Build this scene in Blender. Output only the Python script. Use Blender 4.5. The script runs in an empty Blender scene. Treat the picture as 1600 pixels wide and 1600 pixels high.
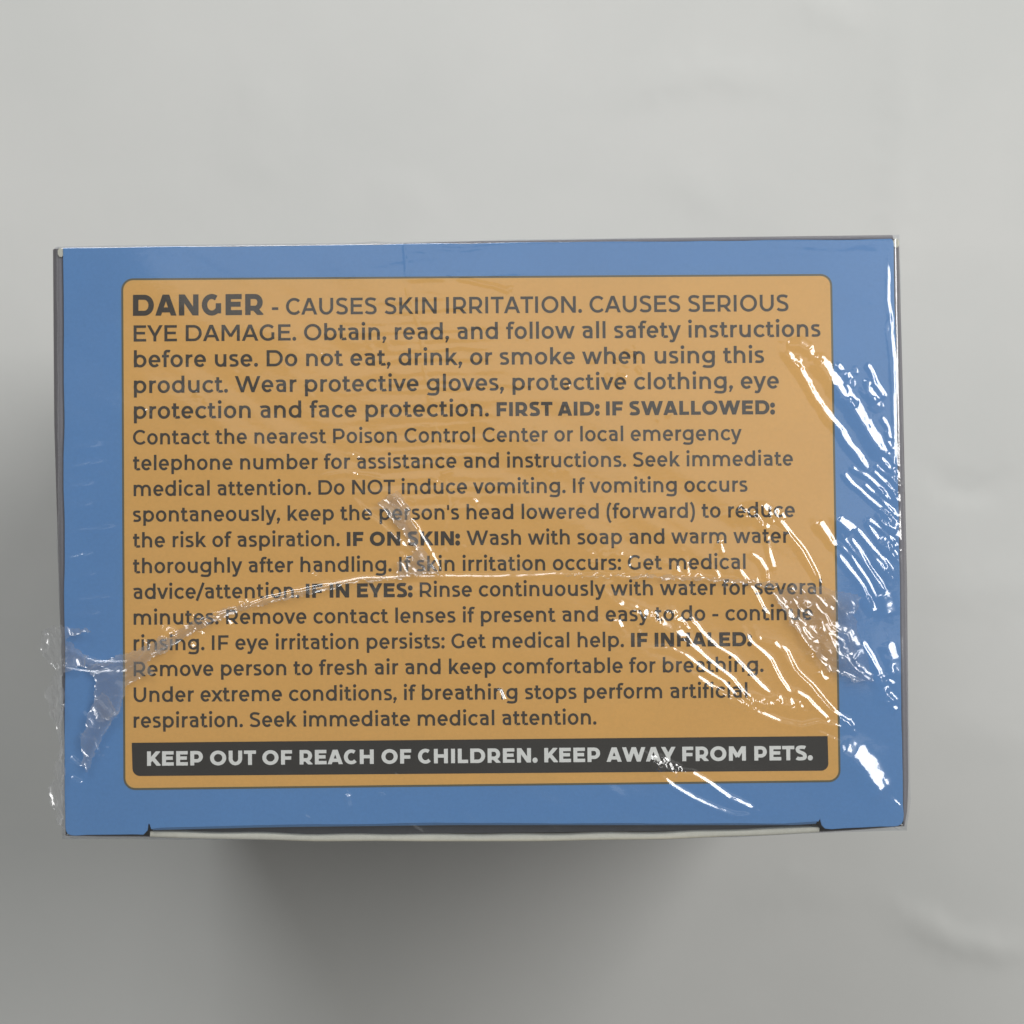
import bpy, math, random
import numpy as np
from mathutils import Vector, Matrix, Euler
from mathutils.geometry import delaunay_2d_cdt

# ------------------------------------------------------------------ camera, light, exposure
S = 0.001                     # everything below is worked out in millimetres
BOX_H = 92.0                  # height of the carton standing on the sheet
BOX_W, BOX_D = 96.0, 67.63
sc = bpy.context.scene
cam_data = bpy.data.cameras.new("camera")
cam = bpy.data.objects.new("camera", cam_data)
sc.collection.objects.link(cam)
CAM_MM = Vector((3.575, -3.458, BOX_H + 205.296))
cam.location = CAM_MM * S
cam.rotation_euler = Euler((math.radians(1.71831), math.radians(0.02688), math.radians(-0.63752)), 'XYZ')
cam_data.sensor_width = 36
cam_data.sensor_fit = 'HORIZONTAL'
cam_data.lens = 18 / math.tan(math.radians(16))
cam_data.clip_start = 0.005
cam_data.clip_end = 20
cam_data.dof.use_dof = True
cam_data.dof.focus_distance = 0.2055
cam_data.dof.aperture_fstop = 20
sc.camera = cam

world = bpy.data.worlds.new("World")
sc.world = world
world.use_nodes = True
wb = world.node_tree.nodes['Background']
wb.inputs[0].default_value = (1.0, 0.985, 0.945, 1)
wb.inputs[1].default_value = 0.175

def area_lamp(name, pos, target, sx, sy, power, col, roll=0.0):
    d = bpy.data.lights.new(name, 'AREA')
    d.shape = 'RECTANGLE'; d.size = sx; d.size_y = sy; d.energy = power; d.color = col
    o = bpy.data.objects.new(name, d)
    sc.collection.objects.link(o)
    o.location = pos
    q = (Vector(target) - Vector(pos)).to_track_quat('-Z', 'Y')
    o.rotation_euler = q.to_euler()
    if roll:
        o.rotation_euler.rotate_axis('Z', roll)
    return o

LAMP_AZ, LAMP_EL, LAMP_R = math.radians(36), math.radians(42), 0.62
LAMP_POS = Vector((math.cos(LAMP_AZ) * math.cos(LAMP_EL), math.sin(LAMP_AZ) * math.cos(LAMP_EL), math.sin(LAMP_EL))) * LAMP_R + Vector((0, 0, BOX_H * S))
key = area_lamp("window_light", LAMP_POS, (-0.52, 0.38, 0), 0.50, 0.22, 2.75, (1.0, 0.99, 0.97))
fill_lamp = area_lamp("added_fill_light", (-0.16, 0.50, 0.50), (-.06, .16, 0), 0.34, 0.24, 1.35, (0.97, 0.99, 1.0))  # added fill lamp, brightens the sheet towards the rear left
panel = area_lamp("added_reflection_panel", (0.08, 0.21, 1.15), (0.08, 0.21, 0), 0.62, 0.34, 0.25, (1.0, 0.99, 0.96), math.radians(-25))  # added unseen panel, its reflection gives the film a veil and shows ripples

sc.view_settings.view_transform = 'Standard'
sc.view_settings.look = 'None'
sc.view_settings.exposure = 0.21
sc.view_settings.gamma = 1.0
sc.cycles.transparent_max_bounces = 32
sc.cycles.max_bounces = 8

# ------------------------------------------------------------------ helpers
CAM_ROT = cam.rotation_euler.to_matrix()
FPX = 800 / math.tan(math.radians(16))

def at(px, py, z=0.0):
    """point (mm, relative to the carton's base) on the level z above the lid plane; used to digitise lengths on flat surfaces"""
    d = CAM_ROT @ Vector(((px - 800) / FPX, (800 - py) / FPX, -1))
    zz = BOX_H + z
    t = (zz - CAM_MM.z) / d.z
    p = CAM_MM + d * t
    return p.x, p.y

def arr_at(pts, z=0.0):
    return np.array([at(x, y, z) for x, y in pts])

def link(o, parent=None):
    sc.collection.objects.link(o)
    if parent is not None:
        o.parent = parent
    return o

def mesh_obj(name, verts, faces, mat=None, parent=None, smooth=False):
    """verts in mm"""
    me = bpy.data.meshes.new(name)
    v = np.asarray(verts, dtype=np.float32) * S
    me.from_pydata(v.tolist(), [], faces)
    me.update()
    if mat: me.materials.append(mat)
    if smooth:
        me.polygons.foreach_set('use_smooth', [True] * len(me.polygons))
    return link(bpy.data.objects.new(name, me), parent)

def grid_obj(name, P, mat, parent=None, smooth=True):
    """P: (ny, nx, 3) array in mm"""
    ny, nx = P.shape[:2]
    me = bpy.data.meshes.new(name)
    me.vertices.add(ny * nx)
    me.vertices.foreach_set('co', (P.reshape(-1, 3) * S).astype(np.float32).ravel())
    i = np.arange((ny - 1) * (nx - 1))
    r, c = i // (nx - 1), i % (nx - 1)
    a = r * nx + c
    q = np.stack([a, a + 1, a + nx + 1, a + nx], 1).astype(np.int32)
    me.loops.add(q.size)
    me.loops.foreach_set('vertex_index', q.ravel())
    me.polygons.add(len(q))
    me.polygons.foreach_set('loop_start', np.arange(0, q.size, 4, dtype=np.int32))
    me.polygons.foreach_set('loop_total', np.full(len(q), 4, dtype=np.int32))
    me.update(calc_edges=True)
    me.polygons.foreach_set('use_smooth', np.ones(len(q), dtype=bool) if smooth else np.zeros(len(q), dtype=bool))
    me.materials.append(mat)
    return link(bpy.data.objects.new(name, me), parent)

rng = np.random.default_rng(7)

def fnoise(x, y, scale, seed, octaves=3):
    """smooth value noise on arrays, roughly -1..1"""
    out = np.zeros_like(x); amp = 1.0; tot = 0
    for o in range(octaves):
        r = np.random.default_rng(seed + o * 17)
        T = r.uniform(-1, 1, (64, 64))
        u = x / scale + 11.3 * o + 500; v = y / scale + 5.1 * o + 500
        iu = np.floor(u).astype(int); iv = np.floor(v).astype(int)
        fu = u - iu; fv = v - iv
        fu = fu * fu * fu * (fu * (fu * 6 - 15) + 10); fv = fv * fv * fv * (fv * (fv * 6 - 15) + 10)
        g = lambda a, b: T[b % 64, a % 64]
        n = (g(iu, iv) * (1 - fu) + g(iu + 1, iv) * fu) * (1 - fv) + (g(iu, iv + 1) * (1 - fu) + g(iu + 1, iv + 1) * fu) * fv
        out += n * amp; tot += amp; amp *= 0.5; scale = scale / 2.03
    return out / tot

# ------------------------------------------------------------------ materials
def new_mat(name):
    m = bpy.data.materials.new(name); m.use_nodes = True
    nt = m.node_tree
    return m, nt, nt.nodes['Principled BSDF']

def noise_node(nt, scale, detail=4, rough=0.55, dist=0.0):
    tc = nt.nodes.new('ShaderNodeTexCoord')
    n = nt.nodes.new('ShaderNodeTexNoise')
    n.inputs['Scale'].default_value = scale; n.inputs['Detail'].default_value = detail
    n.inputs['Roughness'].default_value = rough; n.inputs['Distortion'].default_value = dist
    nt.links.new(tc.outputs['Object'], n.inputs['Vector'])
    return n

def printed(name, col, rough=0.45, var=0.05, grain=2600, bump=0.02, spec=0.35):
    m, nt, b = new_mat(name)
    b.inputs['Roughness'].default_value = rough
    b.inputs['Specular IOR Level'].default_value = spec
    n = noise_node(nt, grain, 3, 0.7)
    n2 = noise_node(nt, 60, 4, 0.6)
    mx = nt.nodes.new('ShaderNodeMix'); mx.data_type = 'RGBA'
    add = nt.nodes.new('ShaderNodeMath'); add.operation = 'ADD'
    nt.links.new(n.outputs['Fac'], add.inputs[0]); nt.links.new(n2.outputs['Fac'], add.inputs[1])
    mr = nt.nodes.new('ShaderNodeMapRange')
    mr.inputs['From Min'].default_value = 0.7; mr.inputs['From Max'].default_value = 1.3
    nt.links.new(add.outputs[0], mr.inputs['Value'])
    mx.inputs[6].default_value = (*[c * (1 - var) for c in col], 1)
    mx.inputs[7].default_value = (*[min(1, c * (1 + var)) for c in col], 1)
    nt.links.new(mr.outputs[0], mx.inputs[0])
    nt.links.new(mx.outputs[2], b.inputs['Base Color'])
    bp = nt.nodes.new('ShaderNodeBump'); bp.inputs['Strength'].default_value = 0.35
    bp.inputs['Distance'].default_value = bump * S
    nt.links.new(n.outputs['Fac'], bp.inputs['Height'])
    nt.links.new(bp.outputs['Normal'], b.inputs['Normal'])
    return m

M_blue = printed('blue_print', (0.108, 0.274, 0.560))
M_orange = printed('orange_print', (0.78, 0.43, 0.112))
M_olive = printed('overprint_line', (0.13, 0.125, 0.075), var=0.03)
M_ink = printed('dark_ink', (0.046, 0.036, 0.024), var=0.10)
M_bar = printed('bar_ink', (0.030, 0.027, 0.022), var=0.10)
M_white = printed('white_print', (0.82, 0.82, 0.77), var=0.04)
M_grey = printed('grey_print', (0.21, 0.20, 0.215), var=0.08, rough=0.5)
M_board = printed('raw_board', (0.62, 0.60, 0.50), var=0.08, rough=0.9, grain=1500, bump=0.05)
M_slot_shade = printed('slot_shade', (0.11, 0.11, 0.118), var=0.1, rough=0.9)  # shade inside the tuck slot, painted as a dark colour

def film_material(name, haze, rough, gain, micro, cap, tint=(0.97, 0.98, 1.0)):
    m = bpy.data.materials.new(name); m.use_nodes = True
    nt = m.node_tree; nt.nodes.clear()
    out = nt.nodes.new('ShaderNodeOutputMaterial')
    tr = nt.nodes.new('ShaderNodeBsdfTransparent'); tr.inputs[0].default_value = (*tint, 1)
    gl = nt.nodes.new('ShaderNodeBsdfGlossy'); gl.inputs['Roughness'].default_value = rough
    gl.inputs['Color'].default_value = (1, 1, 1, 1)
    df = nt.nodes.new('ShaderNodeBsdfDiffuse'); df.inputs[0].default_value = (0.85, 0.85, 0.85, 1)
    tl = nt.nodes.new('ShaderNodeBsdfTranslucent'); tl.inputs[0].default_value = (0.85, 0.85, 0.85, 1)
    g2 = nt.nodes.new('ShaderNodeBsdfGlossy'); g2.inputs['Roughness'].default_value = 0.20
    gm = nt.nodes.new('ShaderNodeMixShader'); gm.inputs[0].default_value = 0.50
    nt.links.new(gl.outputs[0], gm.inputs[1]); nt.links.new(g2.outputs[0], gm.inputs[2])
    dm = nt.nodes.new('ShaderNodeMixShader'); dm.inputs[0].default_value = 0.4
    nt.links.new(df.outputs[0], dm.inputs[1]); nt.links.new(tl.outputs[0], dm.inputs[2])
    hz = nt.nodes.new('ShaderNodeMixShader')
    n0 = noise_node(nt, 55, 3, 0.6, 0.5)
    mrh = nt.nodes.new('ShaderNodeMapRange'); mrh.inputs['From Min'].default_value = 0.35; mrh.inputs['From Max'].default_value = 0.75
    mrh.inputs['To Min'].default_value = haze * 0.5; mrh.inputs['To Max'].default_value = haze * 1.6
    nt.links.new(n0.outputs['Fac'], mrh.inputs['Value'])
    lw = nt.nodes.new('ShaderNodeLayerWeight'); lw.inputs['Blend'].default_value = 0.5
    lm = nt.nodes.new('ShaderNodeMath'); lm.operation = 'MULTIPLY_ADD'; lm.inputs[1].default_value = 4.0; lm.inputs[2].default_value = 1.0
    nt.links.new(lw.outputs['Facing'], lm.inputs[0])
    hm = nt.nodes.new('ShaderNodeMath'); hm.operation = 'MULTIPLY'; hm.use_clamp = True
    nt.links.new(mrh.outputs[0], hm.inputs[0]); nt.links.new(lm.outputs[0], hm.inputs[1])
    nt.links.new(hm.outputs[0], hz.inputs[0])
    nt.links.new(tr.outputs[0], hz.inputs[1]); nt.links.new(dm.outputs[0], hz.inputs[2])
    fr = nt.nodes.new('ShaderNodeFresnel'); fr.inputs['IOR'].default_value = 1.5
    mu = nt.nodes.new('ShaderNodeMath'); mu.operation = 'MULTIPLY'; mu.inputs[1].default_value = gain; mu.use_clamp = True
    mn = nt.nodes.new('ShaderNodeMath'); mn.operation = 'MINIMUM'; mn.inputs[1].default_value = cap
    nt.links.new(fr.outputs[0], mu.inputs[0]); nt.links.new(mu.outputs[0], mn.inputs[0])
    fin = nt.nodes.new('ShaderNodeMixShader')
    nt.links.new(mn.outputs[0], fin.inputs[0])
    nt.links.new(hz.outputs[0], fin.inputs[1]); nt.links.new(gm.outputs[0], fin.inputs[2])
    nt.links.new(fin.outputs[0], out.inputs['Surface'])
    # fine drawn-out ripples of the shrunk film
    tc = nt.nodes.new('ShaderNodeTexCoord')
    mp = nt.nodes.new('ShaderNodeMapping'); mp.inputs['Rotation'].default_value = (0, 0, math.radians(-35)); mp.inputs['Scale'].default_value = (1, 2.6, 1)
    n = nt.nodes.new('ShaderNodeTexNoise'); n.inputs['Scale'].default_value = 520; n.inputs['Detail'].default_value = 3
    n.inputs['Roughness'].default_value = 0.6; n.inputs['Distortion'].default_value = 0.6
    nt.links.new(tc.outputs['Object'], mp.inputs[0]); nt.links.new(mp.outputs[0], n.inputs['Vector'])
    bp = nt.nodes.new('ShaderNodeBump'); bp.inputs['Strength'].default_value = 1.0; bp.inputs['Distance'].default_value = micro * S
    nt.links.new(n.outputs['Fac'], bp.inputs['Height'])
    nt.links.new(bp.outputs['Normal'], gl.inputs['Normal']); nt.links.new(bp.outputs['Normal'], g2.inputs['Normal'])
    return m

M_film = film_material('clear_film', 0.014, 0.065, 3.0, 0.008, 0.165)
M_film_loose = film_material('crumpled_film', 0.12, 0.13, 3.0, 0.008, 0.32)

def sheet_material():
    m, nt, b = new_mat('white_sheet')
    b.inputs['Roughness'].default_value = 0.7
    b.inputs['Specular IOR Level'].default_value = 0.25
    n = noise_node(nt, 2200, 4, 0.7); n2 = noise_node(nt, 14, 4, 0.55, 0.4)
    add = nt.nodes.new('ShaderNodeMath'); add.operation = 'MULTIPLY_ADD'; add.inputs[1].default_value = 0.35
    nt.links.new(n.outputs['Fac'], add.inputs[0]); nt.links.new(n2.outputs['Fac'], add.inputs[2])
    cr = nt.nodes.new('ShaderNodeMapRange'); cr.inputs['From Min'].default_value = 0.4; cr.inputs['From Max'].default_value = 0.95
    nt.links.new(add.outputs[0], cr.inputs['Value'])
    mx = nt.nodes.new('ShaderNodeMix'); mx.data_type = 'RGBA'
    mx.inputs[6].default_value = (0.590, 0.600, 0.583, 1); mx.inputs[7].default_value = (0.668, 0.668, 0.650, 1)
    nt.links.new(cr.outputs[0], mx.inputs[0]); nt.links.new(mx.outputs[2], b.inputs['Base Color'])
    bp = nt.nodes.new('ShaderNodeBump'); bp.inputs['Strength'].default_value = 0.5; bp.inputs['Distance'].default_value = 0.03 * S
    nt.links.new(n.outputs['Fac'], bp.inputs['Height']); nt.links.new(bp.outputs['Normal'], b.inputs['Normal'])
    return m
M_sheet = sheet_material()

# ------------------------------------------------------------------ polyline height features
def ridge_field(X, Y, pts, sigma, peak_h, side=None, taper=0.25, wob=0.0, seed=0):
    """adds nothing outside 4 sigma of the polyline pts (mm). side: unit vector; crest is shifted by sigma against it."""
    pts = np.asarray(pts, float)
    pad = 5 * sigma + 0.5
    lo = pts.min(0) - pad; hi = pts.max(0) + pad
    xs, ys = X[0], Y[:, 0]
    i0, i1 = np.searchsorted(xs, [lo[0], hi[0]]); j0, j1 = np.searchsorted(ys, [lo[1], hi[1]])
    if i1 <= i0 or j1 <= j0: return None
    x = X[j0:j1, i0:i1]; y = Y[j0:j1, i0:i1]
    if wob:
        x = x + fnoise(x, y, 2.2, seed, 3) * wob; y = y + fnoise(x, y, 2.2, seed + 5, 3) * wob
    best = np.full(x.shape, 1e9); sd = np.zeros(x.shape); tt = np.zeros(x.shape)
    seg = np.diff(pts, axis=0); L = np.hypot(seg[:, 0], seg[:, 1]); cum = np.concatenate([[0], np.cumsum(L)])
    for k in range(len(seg)):
        if L[k] < 1e-6: continue
        d = seg[k] / L[k]; rx = x - pts[k, 0]; ry = y - pts[k, 1]
        t = np.clip(rx * d[0] + ry * d[1], 0, L[k])
        qx = rx - t * d[0]; qy = ry - t * d[1]
        dist = np.hypot(qx, qy)
        m = dist < best
        best[m] = dist[m]
        n = np.array([-d[1], d[0]])
        if side is not None and n @ side < 0: n = -n
        s_ = qx * n[0] + qy * n[1]
        s_ = np.where(s_ >= 0, dist, -dist)
        sd[m] = s_[m]
        tt[m] = (cum[k] + t[m]) / cum[-1]
    tp = np.clip(np.minimum(tt, 1 - tt) / max(taper, 1e-3), 0, 1); tp = tp * tp * (3 - 2 * tp)
    tp = 0.12 + 0.88 * tp
    end = np.exp(-np.maximum(best - 3.5 * sigma, 0) ** 2 / (2 * sigma ** 2))
    off = sigma if side is not None else 0
    h = peak_h * tp * end * np.exp(-(sd + off) ** 2 / (2 * sigma ** 2))
    return (slice(j0, j1), slice(i0, i1)), h

def wanted_slope(x, y):
    """surface gradient magnitude/direction that mirrors the window towards the camera at lid point x,y (mm)"""
    P = Vector((x, y, BOX_H))
    v = (CAM_MM - P).normalized(); l = (LAMP_POS / S - P).normalized()
    h = (v + l).normalized()
    return np.array([h.x / h.z, h.y / h.z])      # toward-lamp tilt = minus the gradient

PXMM = 96 / 1304
LS = None
# ------------------------------------------------------------------ the sheet the carton stands on
def axis(lo, hi, step, far):
    core = np.arange(lo, hi + step / 2, step)
    out = [d for d in (10, 30, 70, 150, 300, 600) if d < far]
    return np.concatenate([[lo - d for d in out[::-1]], core, [hi + d for d in out]])
gx = axis(-110, 120, 0.8, 900); gy = axis(-120, 110, 0.8, 900)
GX, GY = np.meshgrid(gx, gy)
GZ = fnoise(GX, GY, 55, 3, 2) * 0.22 + fnoise(GX + GY * .4, GY * 1.2, 20, 8, 3) * 0.075 + (np.abs(fnoise(GX * .8 - GY * .5, GY + GX * .2, 30, 61, 2)) - .3) * -0.10
def ground_ridge(pts, sig, h, taper=0.4):
    r = ridge_field(GX, GY, arr_at(pts, -BOX_H), sig, h * 1.6, taper=taper, wob=1.2, seed=4)
    if r: GZ[r[0]] += r[1]
ground_ridge([(1375, 1395), (1420, 1430), (1480, 1465), (1540, 1478), (1640, 1490)], 1.9, 0.42)
ground_ridge([(1440, 720), (1490, 760), (1530, 765), (1600, 740)], 1.6, -0.20)
ground_ridge([(1405, -50), (1412, 200), (1400, 350), (1400, 600)], 2.2, 0.17)
ground_ridge([(900, 190), (930, 165), (1000, 135), (1100, 110), (1230, 130), (1290, 160)], 2.6, 0.20)
ground_ridge([(1230, -20), (1290, 15), (1380, 40)], 2.4, 0.18)
ground_ridge([(1040, 250), (1090, 300), (1150, 340)], 2.4, 0.14)
ground_ridge([(560, 280), (640, 310), (700, 300)], 2.8, 0.12)
ground_ridge([(380, 60), (420, 200), (360, 330)], 4.0, 0.16)
ground_ridge([(1130, 1430), (1240, 1380), (1370, 1400)], 2.5, 0.14)
ground_ridge([(1420, 900), (1500, 930), (1640, 900)], 3.0, 0.16)
ground_ridge([(1440, 1150), (1520, 1140), (1640, 1190)], 3.0, 0.12)
ground_ridge([(250, 1450), (400, 1560), (520, 1580)], 3.0, 0.10)
core = (np.abs(GX) < 58) & (np.abs(GY) < 45)
GZ -= GZ[core].max() + 0.02
sheet = grid_obj('paper_ground', np.stack([GX, GY, GZ], -1), M_sheet)
sheet['kind'] = 'structure'

# ------------------------------------------------------------------ the carton
box = bpy.data.objects.new('shrink_wrapped_box', None)
link(box)
box.empty_display_size = 0.02
box['label'] = 'blue shrink-wrapped carton with an orange warning panel of small dark print on its lid'
box['category'] = 'box'

def lerp_tab(tab, t):
    return float(np.interp(t, [a for a, _ in tab], [b for _, b in tab]))

hw, hd = BOX_W / 2, BOX_D / 2
# side walls: each a bowed sheet of board with a folded top edge
def wall(name, p0, p1, nrm, bulge, mat, top_drop=0.25, n=40, chamfer=0.9, inner=0.0):
    rows = []
    p0, p1, nrm = np.array(p0), np.array(p1), np.array(nrm)
    for k in range(n + 1):
        t = k / n
        b = lerp_tab(bulge, t)
        base = p0 + (p1 - p0) * t
        prof = [(-inner - 0.02, BOX_H - 0.50), (0.0, BOX_H - top_drop), (b * 0.45, BOX_H - top_drop - 0.10), (b * 0.8, BOX_H - top_drop - 0.35),
                (b, BOX_H - top_drop - chamfer), (b * 1.0, BOX_H - 5), (b * 0.6, BOX_H * 0.6), (0.2, 3), (0, 0.05)]
        rows.append([(base[0] + nrm[0] * o, base[1] + nrm[1] * o, z) for o, z in prof])
    P = np.array(rows)
    return grid_obj(name, P, mat, box)
w_l = wall('side_panel', (-hw, hd), (-hw, -hd), (-1, 0), [(0, 1.45), (.3, 1.38), (.6, .85), (.75, .5), (.85, .2), (1, .1)], M_grey)
w_r = wall('side_panel', (hw, hd), (hw, -hd), (1, 0), [(0, .85), (.25, 1.0), (.6, 1.1), (.93, .85), (.98, .6), (1, .25)], M_grey)
w_b = wall('side_panel', (-hw, hd), (hw, hd), (0, 1), [(0, .02), (.35, .10), (.5, .45), (.8, .60), (1, .62)], M_grey)
bow = [(0, .05), (.08, .25), (.12, .45), (.3, 1.0), (.5, 1.28), (.72, 1.25), (.9, .65), (.94, .45), (1, .05)]
# front wall: its raw cut edge shows below the lid's tuck slot
def front_wall():
    n = 60; rows = []; edge = []
    for k in range(n + 1):
        t = k / n; x = -hw + BOX_W * t
        b = lerp_tab(bow, t) + 0.02 * math.sin(t * 47) + 0.02 * math.sin(t * 23 + 1)
        y = -hd - b
        zt = BOX_H - 0.62
        prof = [(y + 0.10, zt), (y, zt - 0.02), (y - 0.02, zt - 0.5), (y - 0.05, BOX_H - 6), (y + b * .4, BOX_H * .5), (-hd, 0.05)]
        rows.append([(x, a, z) for a, z in prof])
        if 0.095 < t < 0.915: edge.append([(x, y + 0.64 + 0.05 * math.sin(t * 61), zt - 3.5), (x, y + 0.62 + 0.05 * math.sin(t * 61), zt + 0.02), (x, y + 0.25, zt + 0.05),
                     (x, y + 0.02, zt + 0.01), (x, y - 0.01, zt - 0.12)])
    grid_obj('side_panel', np.array(rows), M_grey, box)
    e = grid_obj('cut_edge', np.array(edge), M_board, box)
    e['label'] = 'pale raw cardboard edge below the tuck slot'
front_wall()
mesh_obj('base_panel', [(-hw, -hd, .06), (hw, -hd, .06), (hw, hd, .06), (-hw, hd, .06)], [(3, 2, 1, 0)], M_grey, box)
mesh_obj('dust_flap', [(-hw + 10.2, -hd - .5, BOX_H - 2.2), (hw - 10.2, -hd - .5, BOX_H - 2.2), (hw - .2, hd - .2, BOX_H - 2.2), (-hw + .2, hd - .2, BOX_H - 2.2)], [(0, 1, 2, 3)], M_slot_shade, box)  # dark colour here paints the shade seen through the slot

def poly_round(cx0, cy0, cx1, cy1, r, n=8, corners=(1, 1, 1, 1)):
    """rounded rectangle between quad points given as four (x, y) corners: tl, tr, br, bl handled by caller"""
    pass

def round_quad(c, r, n=7):
    """c: four corners (mm) in order; r: radius per corner"""
    out = []
    for i in range(4):
        p = np.array(c[i]); a = np.array(c[i - 1]) - p; b = np.array(c[(i + 1) % 4]) - p
        if r[i] <= 0: out.append(tuple(p)); continue
        a /= np.linalg.norm(a); b /= np.linalg.norm(b)
        o = p + (a + b) * r[i]
        for k in range(n + 1):
            f = math.pi / 2 * k / n
            q = o - b * r[i] * math.cos(f) - a * r[i] * math.sin(f)
            out.append(tuple(q))
    return out

def flat_poly(name, pts, z, mat, parent, thick=0):
    n = len(pts)
    v = [(x, y, z) for x, y in pts]
    f = [tuple(range(n))]
    # keep counter-clockwise seen from above
    area = sum(pts[i][0] * pts[(i + 1) % n][1] - pts[(i + 1) % n][0] * pts[i][1] for i in range(n))
    if area < 0: f = [tuple(reversed(f[0]))]; 
    if thick:
        v += [(x, y, z - thick) for x, y in pts]
        top = f[0]
        f.append(tuple(i + n for i in reversed(top)))
        m = len(top)
        for i in range(m):
            a, b = top[i], top[(i + 1) % m]
            f.append((a, a + n, b + n, b))
    return mesh_obj(name, v, f, mat, parent)

# lid: tuck panel with the slot cut out of its front fold between two shoulders
lid_px = [(98, 388), (1396, 374)]
p_tl, p_tr = at(98, 387), at(1396, 373)
lid_pts = [(-hw, hd), (hw - 0.3, hd), (hw - 0.12, hd - 0.15), (hw, hd - 0.5)]
br = (hw, -hd)
lid_pts += [(hw, -hd + 1.3), (hw - .07, -hd + .7), (hw - .28, -hd + .28), (hw - .7, -hd + .07), (hw - 1.3, -hd)]
lid_pts += [at(1300, 1296), at(1289, 1295), at(1284, 1290), at(1281, 1280), at(1279, 1284), at(1277.5, 1284), at(1240, 1286.5), at(1000, 1287), at(700, 1286.5), at(420, 1290),
            at(250, 1294), at(236, 1296), at(233.5, 1288), at(231.5, 1288), at(230, 1298), at(224, 1304.5)]
lid_pts += [(-hw + 1.2, -hd), (-hw + .6, -hd + .07), (-hw + .25, -hd + .25), (-hw + .07, -hd + .6), (-hw, -hd + 1.1)]
dense = []
for i, a in enumerate(lid_pts):
    b = lid_pts[(i + 1) % len(lid_pts)]; Lg = math.hypot(b[0] - a[0], b[1] - a[1]); nn = max(1, int(Lg / 1.2))
    for t in range(nn):
        f = t / nn; x = a[0] + (b[0] - a[0]) * f; y = a[1] + (b[1] - a[1]) * f
        if Lg > 4 and t:
            w1 = float(fnoise(np.array([x]), np.array([y]), 7.0, 77, 3)[0]) * 0.11
            nx, ny = (b[1] - a[1]) / Lg, -(b[0] - a[0]) / Lg
            x += nx * w1; y += ny * w1
        dense.append((x, y))
lid = flat_poly('lid_panel', dense, BOX_H, M_blue, box, thick=0.42)
lid['label'] = 'blue printed lid panel with tuck shoulders'
bv = lid.modifiers.new('soft_fold', 'BEVEL'); bv.width = 0.12 * S; bv.segments = 3; bv.limit_method = 'ANGLE'; bv.angle_limit = math.radians(40)
# tuck tongue that turns down from the lid's front edge into the slot
tong = []
for k in range(31):
    t = k / 30; px = 238 + (1276 - 238) * t
    x, y = at(px, np.interp(px, [238, 420, 700, 1000, 1240, 1276], [1295, 1290.5, 1287, 1287, 1287, 1285]))
    tong.append([(x, y + 0.25, BOX_H - .10), (x, y - 0.05, BOX_H - .12), (x, y - .22, BOX_H - .35), (x, y - .30, BOX_H - 1.0), (x, y - .30, BOX_H - 9)])
grid_obj('tuck_tongue', np.array(tong), M_blue, box)

# pale worn board showing at the two rear corners of the lid
for cx, sg in ((-hw - .28, -1), (hw + .30, 1)):
    pts = []
    for k in range(9):
        a = math.pi * 2 * k / 9
        pts.append((cx + .38 * math.cos(a), hd - .50 + .55 * math.sin(a)))
    c = flat_poly('worn_corner', pts, BOX_H - 0.12, M_board, box, thick=0.25)
    c['label'] = 'pale scuffed board at the lid corner'

# ------------------------------------------------------------------ printed warning panel
ql = [at(191, 436.5), at(1298.5, 429.5), at(1312, 1220.5), at(194.5, 1233)]
grow = 0.20
cen = np.mean(ql, axis=0)
def grown(q, g):
    return [(x + g * math.copysign(1, x - cen[0]), y + g * math.copysign(1, y - cen[1])) for x, y in q]
o = flat_poly('panel_outline', round_quad(grown(ql, 0.11), [1.25 + .1] * 4), BOX_H + .02, M_olive, lid)
label = flat_poly('warning_panel', round_quad(grown(ql, -0.12), [1.25 - .12] * 4), BOX_H + .04, M_orange, lid)
label['label'] = 'orange rounded warning panel'
qb = [at(206, 1160.5), at(1293, 1150), at(1294.5, 1204), at(207.5, 1212.5)]
bar = flat_poly('dark_bar', round_quad(qb, [0, 0, .85, .85]), BOX_H + .06, M_bar, lid)
bar['label'] = 'near-black bar with white capitals'

# ------------------------------------------------------------------ lettering: a geometric sans drawn as pen strokes
def arc(cx, cy, rx, ry, a0, a1, n=None):
    n = n or max(4, int(abs(a1 - a0) / 12))
    return [(cx + rx * math.cos(math.radians(a0 + (a1 - a0) * k / n)), cy + ry * math.sin(math.radians(a0 + (a1 - a0) * k / n))) for k in range(n + 1)]
def bez(p0, p1, p2, p3, n=8):
    r = []
    for k in range(n + 1):
        t = k / n; u = 1 - t
        r.append((u ** 3 * p0[0] + 3 * u * u * t * p1[0] + 3 * u * t * t * p2[0] + t ** 3 * p3[0], u ** 3 * p0[1] + 3 * u * u * t * p1[1] + 3 * u * t * t * p2[1] + t ** 3 * p3[1]))
    return r

ADV = dict(A=747, B=766, C=728, D=833, E=676, F=640, G=786, H=822, I=322, K=719, L=596, M=967, N=822, O=861, P=728, R=731, S=634, T=599, U=797, W=1134, Y=683,
           a=594, b=673, c=564, d=673, e=606, f=350, g=682, h=667, i=283, k=598, l=283, m=1042, n=667, o=628, p=673, r=402, s=488, t=400, u=664, v=547, w=884, x=540, y=547)
ADV.update({'.': 234, ',': 234, ':': 234, ' ': 265, '-': 394, '/': 356, '(': 340, ')': 340, "'": 211})
CAP, XH, ASC, DSC = 700, 540, 742, -194

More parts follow.
